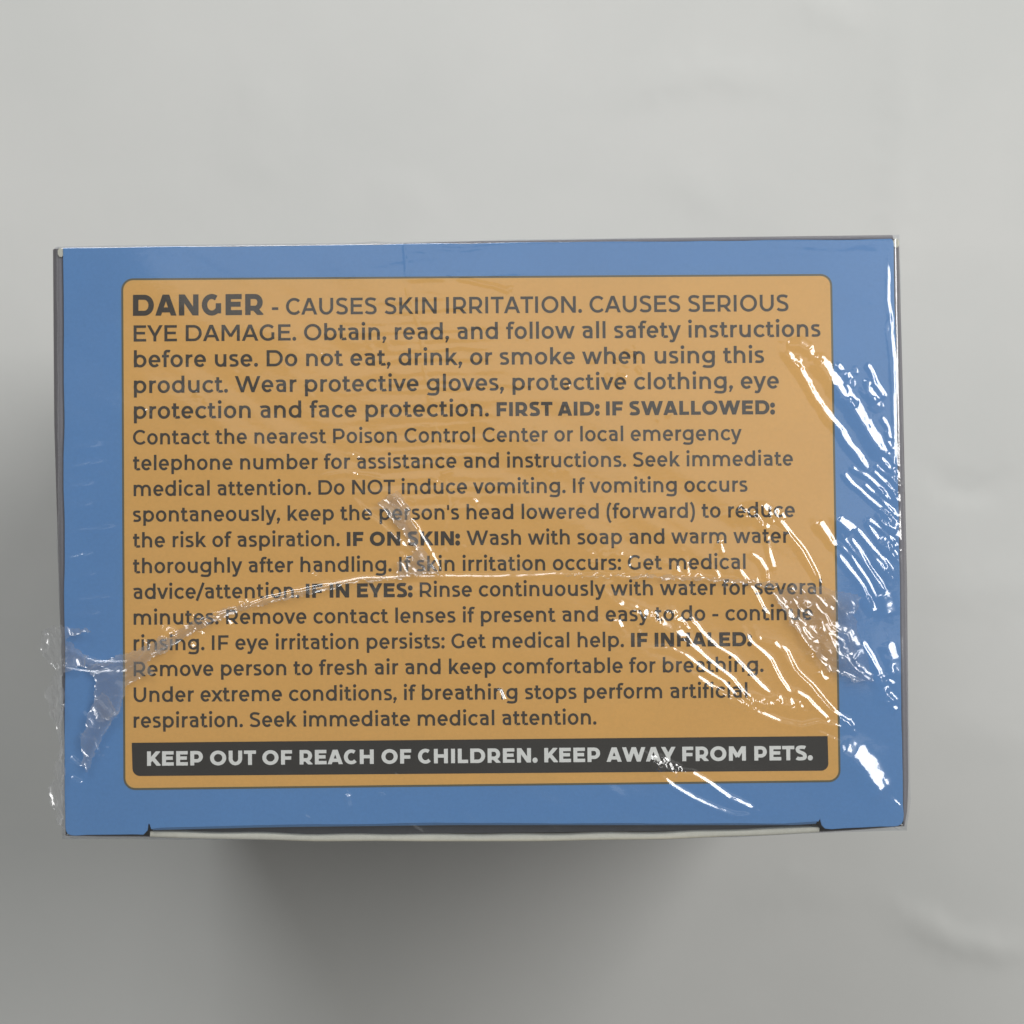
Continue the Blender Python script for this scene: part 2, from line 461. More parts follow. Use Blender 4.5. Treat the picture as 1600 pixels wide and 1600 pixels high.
def glyph(ch, w, wv, wide=1.0):
    """strokes for ch. w: thickness across x, wv: thickness across y. each stroke: (points, clip or None, thin) ; or ('blob', pts)"""
    a, v = w / 2, wv / 2
    A = ADV[ch] * wide
    l = 80 + a; st = []
    def ln(*p, clip=None, th=1.0): st.append((list(p), clip, th))
    def bar_(x0, x1, y): ln((x0, y), (x1, y))
    lcx = {'clip': (0, XH)}; cp = (0, CAP)
    if ch in 'AVWY':
        pass
    if ch == 'A':
        x0, x1 = 10, A - 10; c = A / 2
        ln((x0 + a * 1.05 - 40 * .43, -40), (c - (0 if w < 150 else 12), CAP + 20), clip=cp); ln((x1 - a * 1.05 + 40 * .43, -40), (c + (0 if w < 150 else 12), CAP + 20), clip=cp)
        k = 215 if w < 150 else 190
        ln((x0 + k * .44 + a, k), (x1 - k * .44 - a, k))
    elif ch == 'B':
        ln((l, 0), (l, CAP)); xr = A - 55 - a; r1 = (CAP / 2 - v) / 2 + v * .0
        ym = CAP / 2 + 8; rt = (CAP - v - ym) / 2; rb = (ym - v) / 2
        st.append(([(l, CAP - v)] + arc(xr - 35 - rt, ym + rt, rt, rt, 90, -90) + [(l, ym)], None, 1))
        st.append(([(l, ym)] + arc(xr - rb, ym - rb, rb, rb, 90, -90) + [(l, v)], None, 1))
    elif ch in 'CG':
        rx = 372 - a if w < 150 else 378 - a; cx = 45 + a + rx; ry = 360 - v; cy = 350
        end = -42
        st.append((arc(cx, cy, rx, ry, 44 if w < 150 else 53, 360 + end, 30), None, 1))
        if ch == 'G':
            ln((A - 88 - a, 62), (A - 88 - a, 360 if w < 150 else 400))
    elif ch == 'D':
        ln((l, 0), (l, CAP)); r = CAP / 2 - v; xr = A - 45 - a
        st.append(([(l, CAP - v)] + arc(xr - r, 350, r, r, 90, -90, 20) + [(l, v)], None, 1))
    elif ch in 'EF':
        ln((l, 0), (l, CAP)); xr = A - (50 if ch == 'E' else 38)
        bar_(l, xr, CAP - v); bar_(l, xr - 42, 362 if ch == 'E' else 320)
        if ch == 'E': bar_(l, xr + 8, v)
    elif ch == 'H':
        ln((l, 0), (l, CAP)); ln((A - l, 0), (A - l, CAP)); bar_(l, A - l, 355)
    elif ch == 'I': ln((l, 0), (l, CAP))
    elif ch == 'K':
        ln((l, 0), (l, CAP)); ln((l + 10, 200), (A - 75, 740), clip=cp); ln((l + 190 * wide, 350), (A - 50, -30), clip=cp)
    elif ch == 'L': ln((l, 0), (l, CAP)); bar_(l, A - 28, v)
    elif ch == 'M':
        ln((l, 0), (l, CAP)); ln((A - l, 0), (A - l, CAP)); c = A / 2
        ln((l + (5 if w > 150 else -5), CAP + 18), (c + 3, 195), clip=(0, CAP)); ln((A - l + (-5 if w > 150 else 5), CAP + 18), (c - 3, 195), clip=(0, CAP))
    elif ch == 'N':
        ln((l, 0), (l, CAP)); ln((A - l, 0), (A - l, CAP)); ln((l - 8, CAP + 10), (A - l + 8, -10), clip=cp)
    elif ch == 'O': 
        c = arc(A / 2, 350, A / 2 - 45 - a, 360 - v, 0, 360, 36); st.append((c, None, 1))
    elif ch in 'PR':
        ln((l, 0), (l, CAP)); y0 = 238 if w < 150 else 225; r = (CAP - v - y0) / 2; xr = A - (52 if ch == 'P' else 60) - a
        st.append(([(l, CAP - v)] + arc(xr - r, y0 + r, r, r, 90, -90, 14) + [(l, y0)], None, 1))
        if ch == 'R': ln((xr - r - 20, y0 + 10), (A - 62 - a * .3, -40), clip=cp)
    elif ch == 'S':
        xl, xr = 45 + a, A - 48 - a; c = (xl + xr) / 2; q = 0.56
        st.append((bez((xr + a * .3 - 8, 596), (xr - 40, 640), (c + 75, CAP + 8 - v), (c + 5, CAP + 10 - v)) + bez((c + 5, CAP + 10 - v), (xl + 70, CAP + 10 - v), (xl + 12, 600), (xl + 12, 522))[1:]
                   + bez((xl + 12, 522), (xl + 12, 330), (xr, 410), (xr, 190))[1:] + bez((xr, 190), (xr, 90), (xr - 70, -10 + v), (c, -10 + v))[1:]
                   + bez((c, -10 + v), (c - 100, -10 + v), (xl + 30, 60), (xl - a * .45 + 12, 118))[1:], None, 1))
    elif ch == 'T': ln((A / 2, 0), (A / 2, CAP)); bar_(10, A - 10, CAP - v)
    elif ch == 'U':
        r = A / 2 - l; st.append(([(l, CAP)] + arc(A / 2, -10 + v + r * 1.02, r, r * 1.02, 180, 360, 18) + [(A - l, CAP)], None, 1))
    elif ch == 'W':
        q = A / 4; x0 = 10 + a * 1.05
        for p in (((x0 - 12, CAP + 30), (q + 62, -15)), ((q + 42, -15), (A / 2 + 5, CAP + 30)), ((A / 2 - 5, CAP + 30), (A - q - 42, -15)), ((A - q - 62, -15), (A - x0 + 12, CAP + 30))):
            ln(*p, clip=cp)
    elif ch == 'Y':
        ln((A / 2, 0), (A / 2, 290)); ln((a * .9 - 12, CAP + 40), (A / 2 + 4, 225), clip=(150, CAP)); ln((A - a * .9 + 12, CAP + 40), (A / 2 - 4, 225), clip=(150, CAP))
    elif ch in 'bdpq':
        rx = (A - 45 - a - l) / 2 + 6; cx = (A - 45 - a) - rx; 
        c = arc(cx, XH / 2 - 2, rx, XH / 2 + 8 - v, 0, 360, 30)
        if ch in 'dq': c = [(A - x, y) for x, y in c]; sx = A - l
        else: sx = l
        st.append((c, None, 1))
        ln((sx, 0 if ch in 'bd' else DSC), (sx, ASC if ch in 'bd' else XH))
    elif ch == 'g':
        rx = (A - 45 - a - l) / 2 + 6; cx = 45 + a + rx
        st.append((arc(cx, XH / 2 + 12, rx, XH / 2 - 5 - v, 0, 360, 30), None, 1))
        sx = A - l
        st.append(([(sx, XH), (sx, 20)] + bez((sx, 20), (sx, -130), (sx - 90, DSC - 8 + v), (A / 2 - 5, DSC - 8 + v))[1:] + bez((A / 2 - 5, DSC - 8 + v), (A / 2 - 110, DSC - 8 + v), (112, -130), (88, -105))[1:], None, 1))
    elif ch == 'a':
        sx = A - l; xl = 45 + a
        st.append(([(sx, 0), (sx, 330)] + bez((sx, 330), (sx, 460), (sx - 70, XH + 5 - v), (A / 2 - 20, XH + 5 - v))[1:] + bez((A / 2 - 20, XH + 5 - v), (A / 2 - 100, XH + 5 - v), (110, 480), (84, 448))[1:], None, 1))
        st.append(([(sx, 318), (xl + 150, 318)] + bez((xl + 150, 318), (xl - 10, 318), (xl - 10, -8 + v), (xl + 165, -8 + v))[1:] + bez((xl + 165, -8 + v), (sx - 80, -8 + v), (sx, 90), (sx, 150))[1:], None, .92))
    elif ch == 'c':
        rx = 285 - a; cx = 45 + a + rx; st.append((arc(cx, XH / 2 - 2, rx, XH / 2 + 8 - v, 42, 318, 24), None, 1))
    elif ch == 'e':
        rx = (A - 42 - a - 45 - a) / 2; cx = 45 + a + rx
        st.append((arc(cx, XH / 2 - 2, rx, XH / 2 + 8 - v, -4, 318, 28), None, 1)); ln((cx - rx + 5, 262), (cx + rx + a * .9, 262), th=.88)
    elif ch == 'f':
        sx = 115 + a * .7
        st.append(([(sx, 0), (sx, 560)] + bez((sx, 560), (sx, 690), (sx + 60, ASC + 8 - v), (sx + 140, ASC + 8 - v))[1:] + bez((sx + 140, ASC + 8 - v), (sx + 175, ASC + 8 - v), (sx + 195, ASC - v - 8), (sx + 212, ASC - v - 18), 3)[1:], None, 1))
        bar_(22, 330, XH - 12 - v)
    elif ch in 'hn':
        r = (A - 2 * l) / 2; ln((l, 0), (l, ASC if ch == 'h' else XH)); cy = XH + 8 - v - r * 1.03
        st.append((arc(A / 2, cy, r, r * 1.03, 172, 0, 16) + [(A - l, 0)], None, 1))
    elif ch == 'm':
        ln((l, 0), (l, XH)); r = (A - 2 * l) / 4
        for k in (0, 1):
            cx = l + r + k * 2 * r; cy = XH + 8 - v - r * 1.08
            st.append((arc(cx, cy, r, r * 1.08, 172, 0, 16) + [(cx + r, 0)], None, 1))
    elif ch == 'u':
        r = (A - 2 * l) / 2; ln((A - l, 0), (A - l, XH))
        st.append(([(l, XH)] + arc(A / 2, -8 + v + r * 1.03, r, r * 1.03, 180, 352, 16), None, 1))
    elif ch == 'r':
        ln((l, 0), (l, XH)); st.append((bez((l, 290), (l + 5, 430), (l + 90, XH + 3 - v), (A - 25, XH + 3 - v)), None, 1))
    elif ch == 'i':
        ln((l, 0), (l, XH)); st.append(('dot', (l, 700), w * .64))
    elif ch == 'l': ln((l, 0), (l, ASC))
    elif ch == 'k':
        ln((l, 0), (l, ASC)); ln((l + 10, 140), (A - 72, XH + 45), clip=(0, XH)); ln((l + 150, 280), (A - 45, -30), clip=(0, XH))
    elif ch == 'o':
        st.append((arc(A / 2, XH / 2 - 2, A / 2 - 43 - a, XH / 2 + 8 - v, 0, 360, 32), None, 1))
    elif ch == 's':
        xl, xr = 35 + a, A - 32 - a; c = (xl + xr) / 2
        st.append((bez((xr + a * .1, 462), (xr - 40, 490), (c + 60, XH + 5 - v), (c + 5, XH + 5 - v), 5) + bez((c + 5, XH + 5 - v), (xl + 40, XH + 5 - v), (xl + 5, 465), (xl + 5, 400), 6)[1:]
                   + bez((xl + 5, 400), (xl + 5, 255), (xr, 320), (xr, 150), 9)[1:] + bez((xr, 150), (xr, 75), (xr - 60, -8 + v), (c, -8 + v), 6)[1:]
                   + bez((c, -8 + v), (c - 80, -8 + v), (xl + 25, 40), (xl - a * .3, 78), 5)[1:], None, .97))
    elif ch == 't':
        sx = 108 + a * .7
        st.append(([(sx, 660), (sx, 150)] + bez((sx, 150), (sx, 45), (sx + 50, -7 + v), (sx + 140, -7 + v))[1:] + bez((sx + 140, -7 + v), (sx + 175, -7 + v), (sx + 200, v + 5), (sx + 222, v + 18), 3)[1:], None, 1))
        bar_(20, 340, XH - 12 - v)
    elif ch == 'v':
        ln((8 + a * .85 - 18, XH + 40), (A / 2 + 5, -12), clip=(0, XH)); ln((A - 8 - a * .85 + 18, XH + 40), (A / 2 - 5, -12), clip=(0, XH))
    elif ch == 'y':
        ln((8 + a * .85 - 18, XH + 40), (A / 2 + 8, -10), clip=(-60, XH))
        x1 = A - 8 - a * .85; dx = (x1 - A / 2)
        st.append(([(x1 + 18, XH + 40), (A / 2 - dx * .13, -70)] + bez((A / 2 - dx * .13, -70), (A / 2 - 60, -160), (A / 2 - 110, DSC - 5 + v), (A / 2 - 165, DSC - 5 + v), 6)[1:] + [(A / 2 - 215, DSC + v + 12)], (-300, XH), 1))
    elif ch == 'w':
        q = A / 4; x0 = 12 + a * .9
        for p in (((x0 - 12, XH + 35), (q + 40, -15)), ((q + 30, -15), (A / 2 + 6, XH + 35)), ((A / 2 - 6, XH + 35), (A - q - 30, -15)), ((A - q - 40, -15), (A - x0 + 12, XH + 35))):
            ln(*p, clip=(0, XH), th=.95)
    elif ch == 'x':
        ln((10, XH + 55), (A - 10, -55), clip=(0, XH)); ln((A - 25, XH + 55), (25, -55), clip=(0, XH))
    elif ch == '.': st.append(('dot', (A / 2, w * .55), w * .66))
    elif ch == ':': st.append(('dot', (A / 2, w * .55), w * .66)); st.append(('dot', (A / 2, 455), w * .66))
    elif ch == ',': st.append(('dot', (A / 2, w * .55), w * .66)); ln((A / 2 + w * .25, 60), (A / 2 - w * .42, -140), clip=(-135, 80), th=.62)
    elif ch == "'": ln((A / 2, CAP), (A / 2, 455), th=.8)
    elif ch == '-': ln((48, 262), (A - 48, 262))
    elif ch == '/': ln((10, -100), (A - 10, 760))
    elif ch == '(': st.append((bez((A - 70, ASC), (70, 560), (70, -10), (A - 70, DSC), 12), None, .95))
    elif ch == ')': st.append((bez((70, ASC), (A - 70, 560), (A - 70, -10), (70, DSC), 12), None, .95))
    return st, A

def clip_poly(poly, y0, y1):
    for s, lim in ((1, y0), (-1, y1)):
        out = []
        for i in range(len(poly)):
            p, q = poly[i], poly[(i + 1) % len(poly)]
            fp, fq = s * (p[1] - lim), s * (q[1] - lim)
            if fp >= 0: out.append(p)
            if (fp > 0 > fq) or (fp < 0 < fq):
                t = fp / (fp - fq); out.append((p[0] + (q[0] - p[0]) * t, p[1] + (q[1] - p[1]) * t))
        poly = out
        if not poly: return []
    return poly

GC = {}
def glyph_mesh(ch, w, wv, wide):
    k = (ch, w, wv, wide)
    if k in GC: return GC[k]
    st, A = glyph(ch, w, wv, wide)
    polys = []
    for s in st:
        if s[0] == 'dot':
            (cx, cy), r = s[1], s[2]
            polys.append([(cx + r * math.cos(t * math.pi / 7), cy + r * math.sin(t * math.pi / 7)) for t in range(14)])
            continue
        pts, clip, th = s
        P = [np.array(p, float) for p in pts]
        P = [p for i, p in enumerate(P) if i == 0 or np.linalg.norm(p - P[i - 1]) > 1e-3]
        closed = len(P) > 4 and np.linalg.norm(P[0] - P[-1]) < 1e-6
        L, R = [], []
        for i, p in enumerate(P):
            if closed and i in (0, len(P) - 1):
                d0 = P[-1] - P[-2]; d1 = P[1] - P[0]
            else:
                d0 = p - P[i - 1] if i else P[1] - P[0]; d1 = P[i + 1] - p if i < len(P) - 1 else d0
            d0 = d0 / np.linalg.norm(d0); d1 = d1 / np.linalg.norm(d1)
            d = d0 + d1; d /= np.linalg.norm(d)
            n = np.array([-d[1], d[0]]); mit = 1 / max(.55, float(n @ np.array([-d0[1], d0[0]])))
            off = np.array([n[0] * w / 2, n[1] * wv / 2]) * th
            # support width of the elliptical pen measured along the normal
            wid = math.hypot(n[0] * w / 2, n[1] * wv / 2) * th
            off = n * wid * mit
            L.append(p + off); R.append(p - off)
        for i in range(len(P) - 1):
            q = [tuple(R[i]), tuple(R[i + 1]), tuple(L[i + 1]), tuple(L[i])]
            if clip: q = clip_poly(q, *clip)
            if len(q) >= 3: polys.append(q)
    vs, fs = [], []
    for q in polys:
        b = len(vs); vs += [Vector(p) for p in q]; fs.append(list(range(b, b + len(q))))
    if vs:
        r = delaunay_2d_cdt(vs, [], fs, 1, 1e-2)
        V = np.array([(p.x, p.y) for p in r[0]])
        F = [tuple(f) for f, of in zip(r[2], r[5]) if len(of) > 0]
    else:
        V, F = np.zeros((0, 2)), []
    GC[k] = (V, F, A)
    return GC[k]

REG = (130, 113, 1.0)
HEAVY = (200, 164, 1.06)
BLACK = (205, 168, 1.10)

def set_line(name, runs, mat, z, dy=0.0):
    """runs: list of (text, style, px_left, px_right, baseline_px_left, baseline_px_right, cap_px, ). one mesh for the printed line"""
    V, F = [], []
    for text, (w, wv, wide), x0, x1, y0, y1, cap in runs:
        p0, p1 = np.array(at(x0, y0)), np.array(at(x1, y1))
        ex = p1 - p0; Lm = np.linalg.norm(ex); ex /= Lm; ey = np.array([-ex[1], ex[0]])
        mm_per_px = Lm / (x1 - x0)
        sy = cap * mm_per_px / CAP
        # advance walk, measured between the ink of the first and the last letter
        pen = 0; items = []
        for ch in text:
            g = glyph_mesh(ch, w, wv, wide) if ch != ' ' else (None, None, ADV[' '])
            items.append((g, pen)); pen += g[2]
        lo = min(items[0][0][0][:, 0]); 
        hi = items[-1][1] + max(items[-1][0][0][:, 0])
        sx = Lm / (hi - lo)
        for g, px in items:
            if g[0] is None: continue
            b = len(V)
            for vx, vy in g[0]:
                q = p0 + ex * ((px + vx - lo) * sx) + ey * (vy * sy)
                V.append((q[0], q[1], z))
            F += [tuple(b + i for i in f) for f in g[1]]
    o = mesh_obj(name, V, F, mat, lid)
    o['label'] = None or ('printed line reading ' + ' '.join(r[0] for r in runs))[:110]
    return o

def bl(i, x):
    """baseline in photo px for line i (0..16) at column x"""
    left = 493.6 + i * 40.22
    slope = -0.0072 - 0.00000 * i
    return left + (x - 208) * slope
LINES = [
    [("DANGER", BLACK, 208, 412, 33.0), ("-", REG, 425, 435, 26.0), ("CAUSES SKIN IRRITATION. CAUSES SERIOUS", REG, 447, 1232, 26.0)],
    [("EYE DAMAGE. Obtain, read, and follow all safety instructions", REG, 209, 1282, 25.4)],
    [("before use. Do not eat, drink, or smoke when using this", REG, 209, 1194, 25.4)],
    [("product. Wear protective gloves, protective clothing, eye", REG, 209, 1217, 25.4)],
    [("protection and face protection.", REG, 209, 764, 25.4), ("FIRST AID: IF SWALLOWED:", HEAVY, 776, 1211, 22.0)],
    [("Contact the nearest Poison Control Center or local emergency", REG, 208, 1159, 22.8)],
    [("telephone number for assistance and instructions. Seek immediate", REG, 208, 1239, 22.8)],
    [("medical attention. Do NOT induce vomiting. If vomiting occurs", REG, 209, 1168, 22.8)],
    [("spontaneously, keep the person's head lowered (forward) to reduce", REG, 208, 1242, 22.8)],
    [("the risk of aspiration.", REG, 208, 531, 22.8), ("IF ON SKIN:", HEAVY, 542, 719, 22.0), ("Wash with soap and warm water", REG, 729, 1233, 22.8)],
    [("thoroughly after handling. If skin irritation occurs: Get medical", REG, 208, 1165, 22.8)],
    [("advice/attention.", REG, 208, 468, 22.8), ("IF IN EYES:", HEAVY, 478, 645, 22.0), ("Rinse continuously with water for several", REG, 656, 1284, 22.8)],
    [("minutes. Remove contact lenses if present and easy to do - continue", REG, 209, 1270, 22.8)],
    [("rinsing. IF eye irritation persists: Get medical help.", REG, 209, 975, 22.8), ("IF INHALED:", HEAVY, 986, 1175, 22.0)],
    [("Remove person to fresh air and keep comfortable for breathing.", REG, 209, 1193, 22.8)],
    [("Under extreme conditions, if breathing stops perform artificial", REG, 209, 1168, 22.8)],
    [("respiration. Seek immediate medical attention.", REG, 209, 932, 22.8)],
]
for i, runs in enumerate(LINES):
    set_line('text_line', [(t, s, x0, x1, bl(i, x0), bl(i, x1), cap) for t, s, x0, x1, cap in runs], M_ink, BOX_H + .06)
set_line('text_line', [("KEEP OUT OF REACH OF CHILDREN. KEEP AWAY FROM PETS.", HEAVY, 230, 1270, 1196.5, 1187.5, 22.5)], M_white, BOX_H + .08)

# ------------------------------------------------------------------ shrink film over the lid
R_EDGE = 0.35
x_lo, x_hi, y_lo, y_hi = -hw - 0.02, hw + 0.08, -hd - 0.05, hd - 0.10
STEP = 0.105
fx = np.arange(x_lo, x_hi, STEP); fy = np.arange(y_lo, y_hi, STEP)
FX, FY = np.meshgrid(fx, fy)
FZ = np.full(FX.shape, 0.16)
FZ += fnoise(FX + FY * .7, FY * 1.3 - FX * .3, 14, 21, 2) * 0.16 + 0.10
FZ += fnoise(FX * .55 + FY * .9, FY * 2.4 + FX * 1.5, 6.5, 22, 2) * 0.020

def wr(pts, sig=3.0, k=1.25, wob=0.10, taper=0.12, seed=None):
    """a wrinkle along the photographed streak: height set by how steep its lit flank has to be"""
    P = arr_at(pts)
    mid = P[len(P) // 2]
    H = wanted_slope(*mid)
    d = P[-1] - P[0]; n = np.array([-d[1], d[0]]); n /= np.linalg.norm(n)
    if n @ H < 0: n = -n
    m = max(abs(n @ H), 0.10) * k * 1.12
    s = sig * PXMM
    r = ridge_field(FX, FY, P, s, m * s / 0.607, side=n, taper=taper, wob=wob, seed=seed if seed is not None else int(pts[0][0]) % 97)
    if r: FZ[r[0]] += r[1]

W_ = [
 ([(1386, 392), (1389, 430), (1388, 470), (1391, 500), (1387, 512), (1389, 532), (1393, 560), (1396, 600), (1398, 660), (1399, 720), (1401, 780)], 2.6, 1.2),
 ([(1392, 480), (1393, 520), (1397, 560), (1400, 620)], 2.0, 1.2),
 ([(1180, 386), (1290, 391), (1340, 390), (1380, 392)], 5, .35),
 ([(1222, 540), (1240, 562), (1255, 585), (1270, 610), (1290, 640), (1313, 668), (1325, 690), (1345, 715), (1362, 740)], 4.5, 1.15),
 ([(1228, 533), (1250, 535), (1268, 548)], 6, 1.0),
 ([(1258, 562), (1280, 562), (1295, 577), (1320, 612), (1335, 630), (1350, 655), (1362, 672), (1378, 700), (1390, 715)], 7.5, 1.05),
 ([(1354, 566), (1362, 580), (1370, 600), (1385, 622)], 3.2, 1.2),
 ([(1358, 590), (1362, 612), (1375, 628)], 5.5, 1.1),
 ([(1370, 618), (1372, 632), (1365, 645)], 5, 1.1),
 ([(1376, 650), (1388, 668), (1393, 690)], 2.5, 1.3), ([(1385, 672), (1388, 690), (1396, 705)], 2.5, 1.3),
 ([(1317, 735), (1322, 745), (1333, 757), (1345, 765), (1358, 778), (1372, 790), (1390, 806)], 2.6, 1.3),
 ([(1328, 724), (1336, 733), (1350, 742), (1362, 750), (1378, 765), (1394, 787)], 2.6, 1.3),
 ([(1347, 752), (1360, 765), (1378, 780), (1400, 803)], 2.4, 1.3),
 ([(1362, 733), (1375, 745), (1390, 760), (1401, 769)], 2.4, 1.3),
 ([(1365, 724), (1380, 737), (1399, 749)], 2.2, 1.3), ([(1375, 714), (1385, 724), (1398, 735)], 2.2, 1.3),
 ([(1370, 794), (1382, 800), (1397, 815)], 2.4, 1.3), ([(1369, 799), (1378, 813), (1396, 832)], 2.4, 1.3),
 ([(1353, 808), (1370, 820), (1385, 833), (1401, 847)], 2.6, 1.3), ([(1353, 812), (1362, 827), (1375, 846), (1392, 867)], 2.6, 1.3),
 ([(1378, 835), (1388, 850), (1401, 872)], 3.0, 1.3),
 ([(1310, 808), (1322, 817), (1335, 830)], 6.5, 1.05),
 ([(1334, 822), (1350, 840), (1370, 862), (1385, 880), (1398, 897)], 2.6, 1.3),
 ([(1310, 826), (1322, 843), (1335, 860), (1352, 880), (1368, 905), (1382, 932)], 3.0, 1.25),
 ([(1326, 836), (1340, 855), (1356, 880), (1372, 902), (1388, 930)], 2.6, 1.25),
 ([(1278, 810), (1288, 827), (1300, 846), (1308, 858)], 4.5, 1.1),
 ([(1306, 846), (1318, 855), (1330, 868), (1345, 890), (1360, 912), (1372, 940)], 2.8, 1.25),
 ([(1308, 862), (1320, 878), (1335, 896), (1350, 917), (1358, 935), (1364, 952)], 3.0, 1.25),
 ([(1357, 855), (1368, 870), (1387, 892)], 2.4, 1.3), ([(1385, 880), (1390, 902), (1391, 920)], 2.6, 1.3),
 ([(1356, 928), (1362, 942), (1370, 955)], 5.5, 1.05), ([(1382, 925), (1390, 945), (1394, 962)], 6.5, 1.05),
 ([(1138, 800), (1165, 789), (1195, 787), (1217, 806)], 6.0, .95),
 ([(1212, 803), (1225, 820), (1240, 840), (1255, 858), (1268, 880), (1282, 907)], 2.8, 1.25),
 ([(1178, 812), (1200, 825), (1225, 832), (1240, 843), (1253, 862), (1268, 888), (1283, 914)], 2.8, 1.25),
 ([(1200, 835), (1203, 860), (1210, 892)], 2.8, 1.2), ([(1170, 862), (1188, 874), (1198, 890), (1200, 912)], 2.8, 1.2),
 ([(1120, 856), (1125, 850), (1131, 866)], 2.4, 1.2), ([(1152, 885), (1165, 902), (1180, 925), (1193, 950), (1205, 966)], 2.8, 1.25),
 ([(928, 862), (915, 896)], 3.0, 1.3), ([(948, 860), (925, 893)], 2.6, 1.3), ([(968, 856), (940, 888)], 2.6, 1.3), ([(985, 868), (982, 896)], 2.4, 1.3),
 ([(1020, 874), (1012, 896)], 2.2, 1.3), ([(1060, 883), (1054, 900)], 2.2, 1.3), ([(1074, 876), (1077, 900)], 2.2, 1.3), ([(1118, 890), (1124, 902)], 2.2, 1.3),
 ([(935, 870), (955, 856), (975, 862)], 5.5, 1.0),
 ([(890, 905), (900, 900), (912, 902)], 2.6, 1.2),
 ([(992, 908), (962, 909), (949, 918), (956, 931), (975, 945)], 4.0, 1.1),
 ([(956, 930), (975, 943), (1000, 955), (1030, 968), (1060, 987), (1084, 1004)], 6.5, 1.0),
 ([(1075, 963), (1086, 971), (1096, 986), (1120, 1010), (1145, 1025), (1165, 1045), (1185, 1065), (1208, 1088)], 3.0, 1.2),
 ([(1060, 990), (1090, 1015), (1120, 1040), (1145, 1060), (1165, 1085), (1178, 1102)], 3.0, 1.2),
 ([(1022, 1010), (1050, 1011), (1070, 1022), (1100, 1045), (1130, 1063), (1150, 1085), (1178, 1112)], 3.0, 1.2),
 ([(1082, 1050), (1110, 1070), (1140, 1086), (1172, 1102)], 3.0, 1.2),
 ([(1165, 985), (1172, 1000), (1190, 1015), (1205, 1030), (1220, 1060), (1240, 1090)], 3.0, 1.2),
 ([(1183, 985), (1189, 999), (1210, 1004), (1223, 1017), (1234, 1037), (1252, 1057), (1276, 1082), (1296, 1106), (1306, 1122)], 3.0, 1.2),
 ([(1215, 1002), (1230, 1018), (1243, 1046), (1268, 1068), (1290, 1097), (1322, 1127), (1334, 1138)], 2.6, 1.2),
 ([(1240, 1076), (1262, 1090), (1280, 1110), (1298, 1124)], 3.0, 1.2),
 ([(1130, 1090), (1160, 1086), (1190, 1089), (1230, 1096), (1250, 1106)], 5.5, .95),
 ([(1110, 1070), (1150, 1096), (1190, 1113), (1220, 1126), (1252, 1133), (1280, 1126), (1305, 1130), (1328, 1139)], 3.6, 1.2),
 ([(1310, 1120), (1326, 1126), (1333, 1138)], 3.5, 1.2),
 ([(1312, 1158), (1338, 1172), (1358, 1196), (1374, 1218), (1390, 1240)], 13, .88),
 ([(1345, 998), (1360, 1022), (1374, 1047), (1382, 1075)], 3.6, 1.15), ([(1380, 1050), (1386, 1075), (1384, 1102)], 7, 1.0), ([(1388, 1000), (1398, 1030), (1401, 1060)], 7, .85),
 ([(1015, 1178), (1040, 1192), (1066, 1206)], 5.5, 1.05),
 ([(1058, 1204), (1082, 1206), (1110, 1222), (1140, 1245), (1165, 1256), (1182, 1264)], 3.4, 1.2),
 ([(1030, 1205), (1052, 1226), (1085, 1246), (1120, 1262), (1150, 1271), (1178, 1270)], 3.0, 1.25),
 ([(558, 782), (572, 798), (600, 822), (625, 845), (670, 880), (692, 898)], 2.4, 1.1),
 ([(612, 770), (632, 795), (655, 828), (675, 862), (692, 897)], 2.4, 1.1),
 ([(668, 880), (690, 850), (700, 810), (720, 780)], 2.0, .8),
 ([(500, 742), (540, 737), (600, 745)], 2.2, .9), ([(550, 710), (562, 714)], 2.6, 1.3), ([(552, 739), (560, 740)], 2.4, 1.3), ([(688, 738), (710, 733)], 2.4, 1.4),
 ([(665, 750), (672, 748), (685, 750)], 2.4, 1.4), ([(620, 775), (640, 800)], 3.4, 1.2), ([(640, 812), (655, 828)], 3.2, 1.2),
 ([(712, 433), (735, 436), (770, 445), (800, 455)], 2.6, 1.0), ([(640, 436), (670, 433), (700, 436)], 2.2, .9),
 ([(728, 640), (745, 646), (765, 645)], 2.2, 1.1), ([(658, 665), (672, 666)], 2.2, 1.2), ([(704, 640), (715, 644), (730, 642)], 2.2, 1.1),
 ([(780, 1075), (790, 1095)], 2.8, 1.2), ([(545, 1240), (549, 1262)], 3, 1.3), ([(600, 1238), (592, 1275)], 3, 1.0), ([(480, 1283), (485, 1276)], 3, 1.2),
 ([(742, 779), (746, 786)], 2.6, 1.2), ([(618, 1215), (622, 1210)], 2.6, 1.2), ([(836, 800), (830, 812)], 2.6, 1.2), ([(843, 802), (838, 812)], 2.6, 1.2),
 ([(252, 978), (262, 985), (275, 992)], 3.5, 1.2), ([(300, 962), (312, 968), (306, 976)], 3.5, 1.2), ([(336, 958), (345, 966)], 3.5, 1.2), ([(384, 944), (392, 950)], 3.5, 1.2),
 ([(316, 985), (320, 992)], 3.5, 1.2), ([(300, 1005), (306, 1012)], 3.5, 1.2), ([(360, 950), (372, 958)], 2.6, 1.1),
 ([(66, 1012), (74, 1030), (110, 1044), (150, 1050), (190, 1046)], 2.6, 1.1), ([(104, 1000), (140, 992), (165, 984)], 3, .9),
 ([(110, 1180), (128, 1196), (120, 1210)], 3, 1.1), ([(112, 1212), (130, 1222)], 2.4, 1.2),
]
for pts, sg, k in W_:
    wr(pts, sg, k, wob=0.09 if sg < 4 else 0.28)

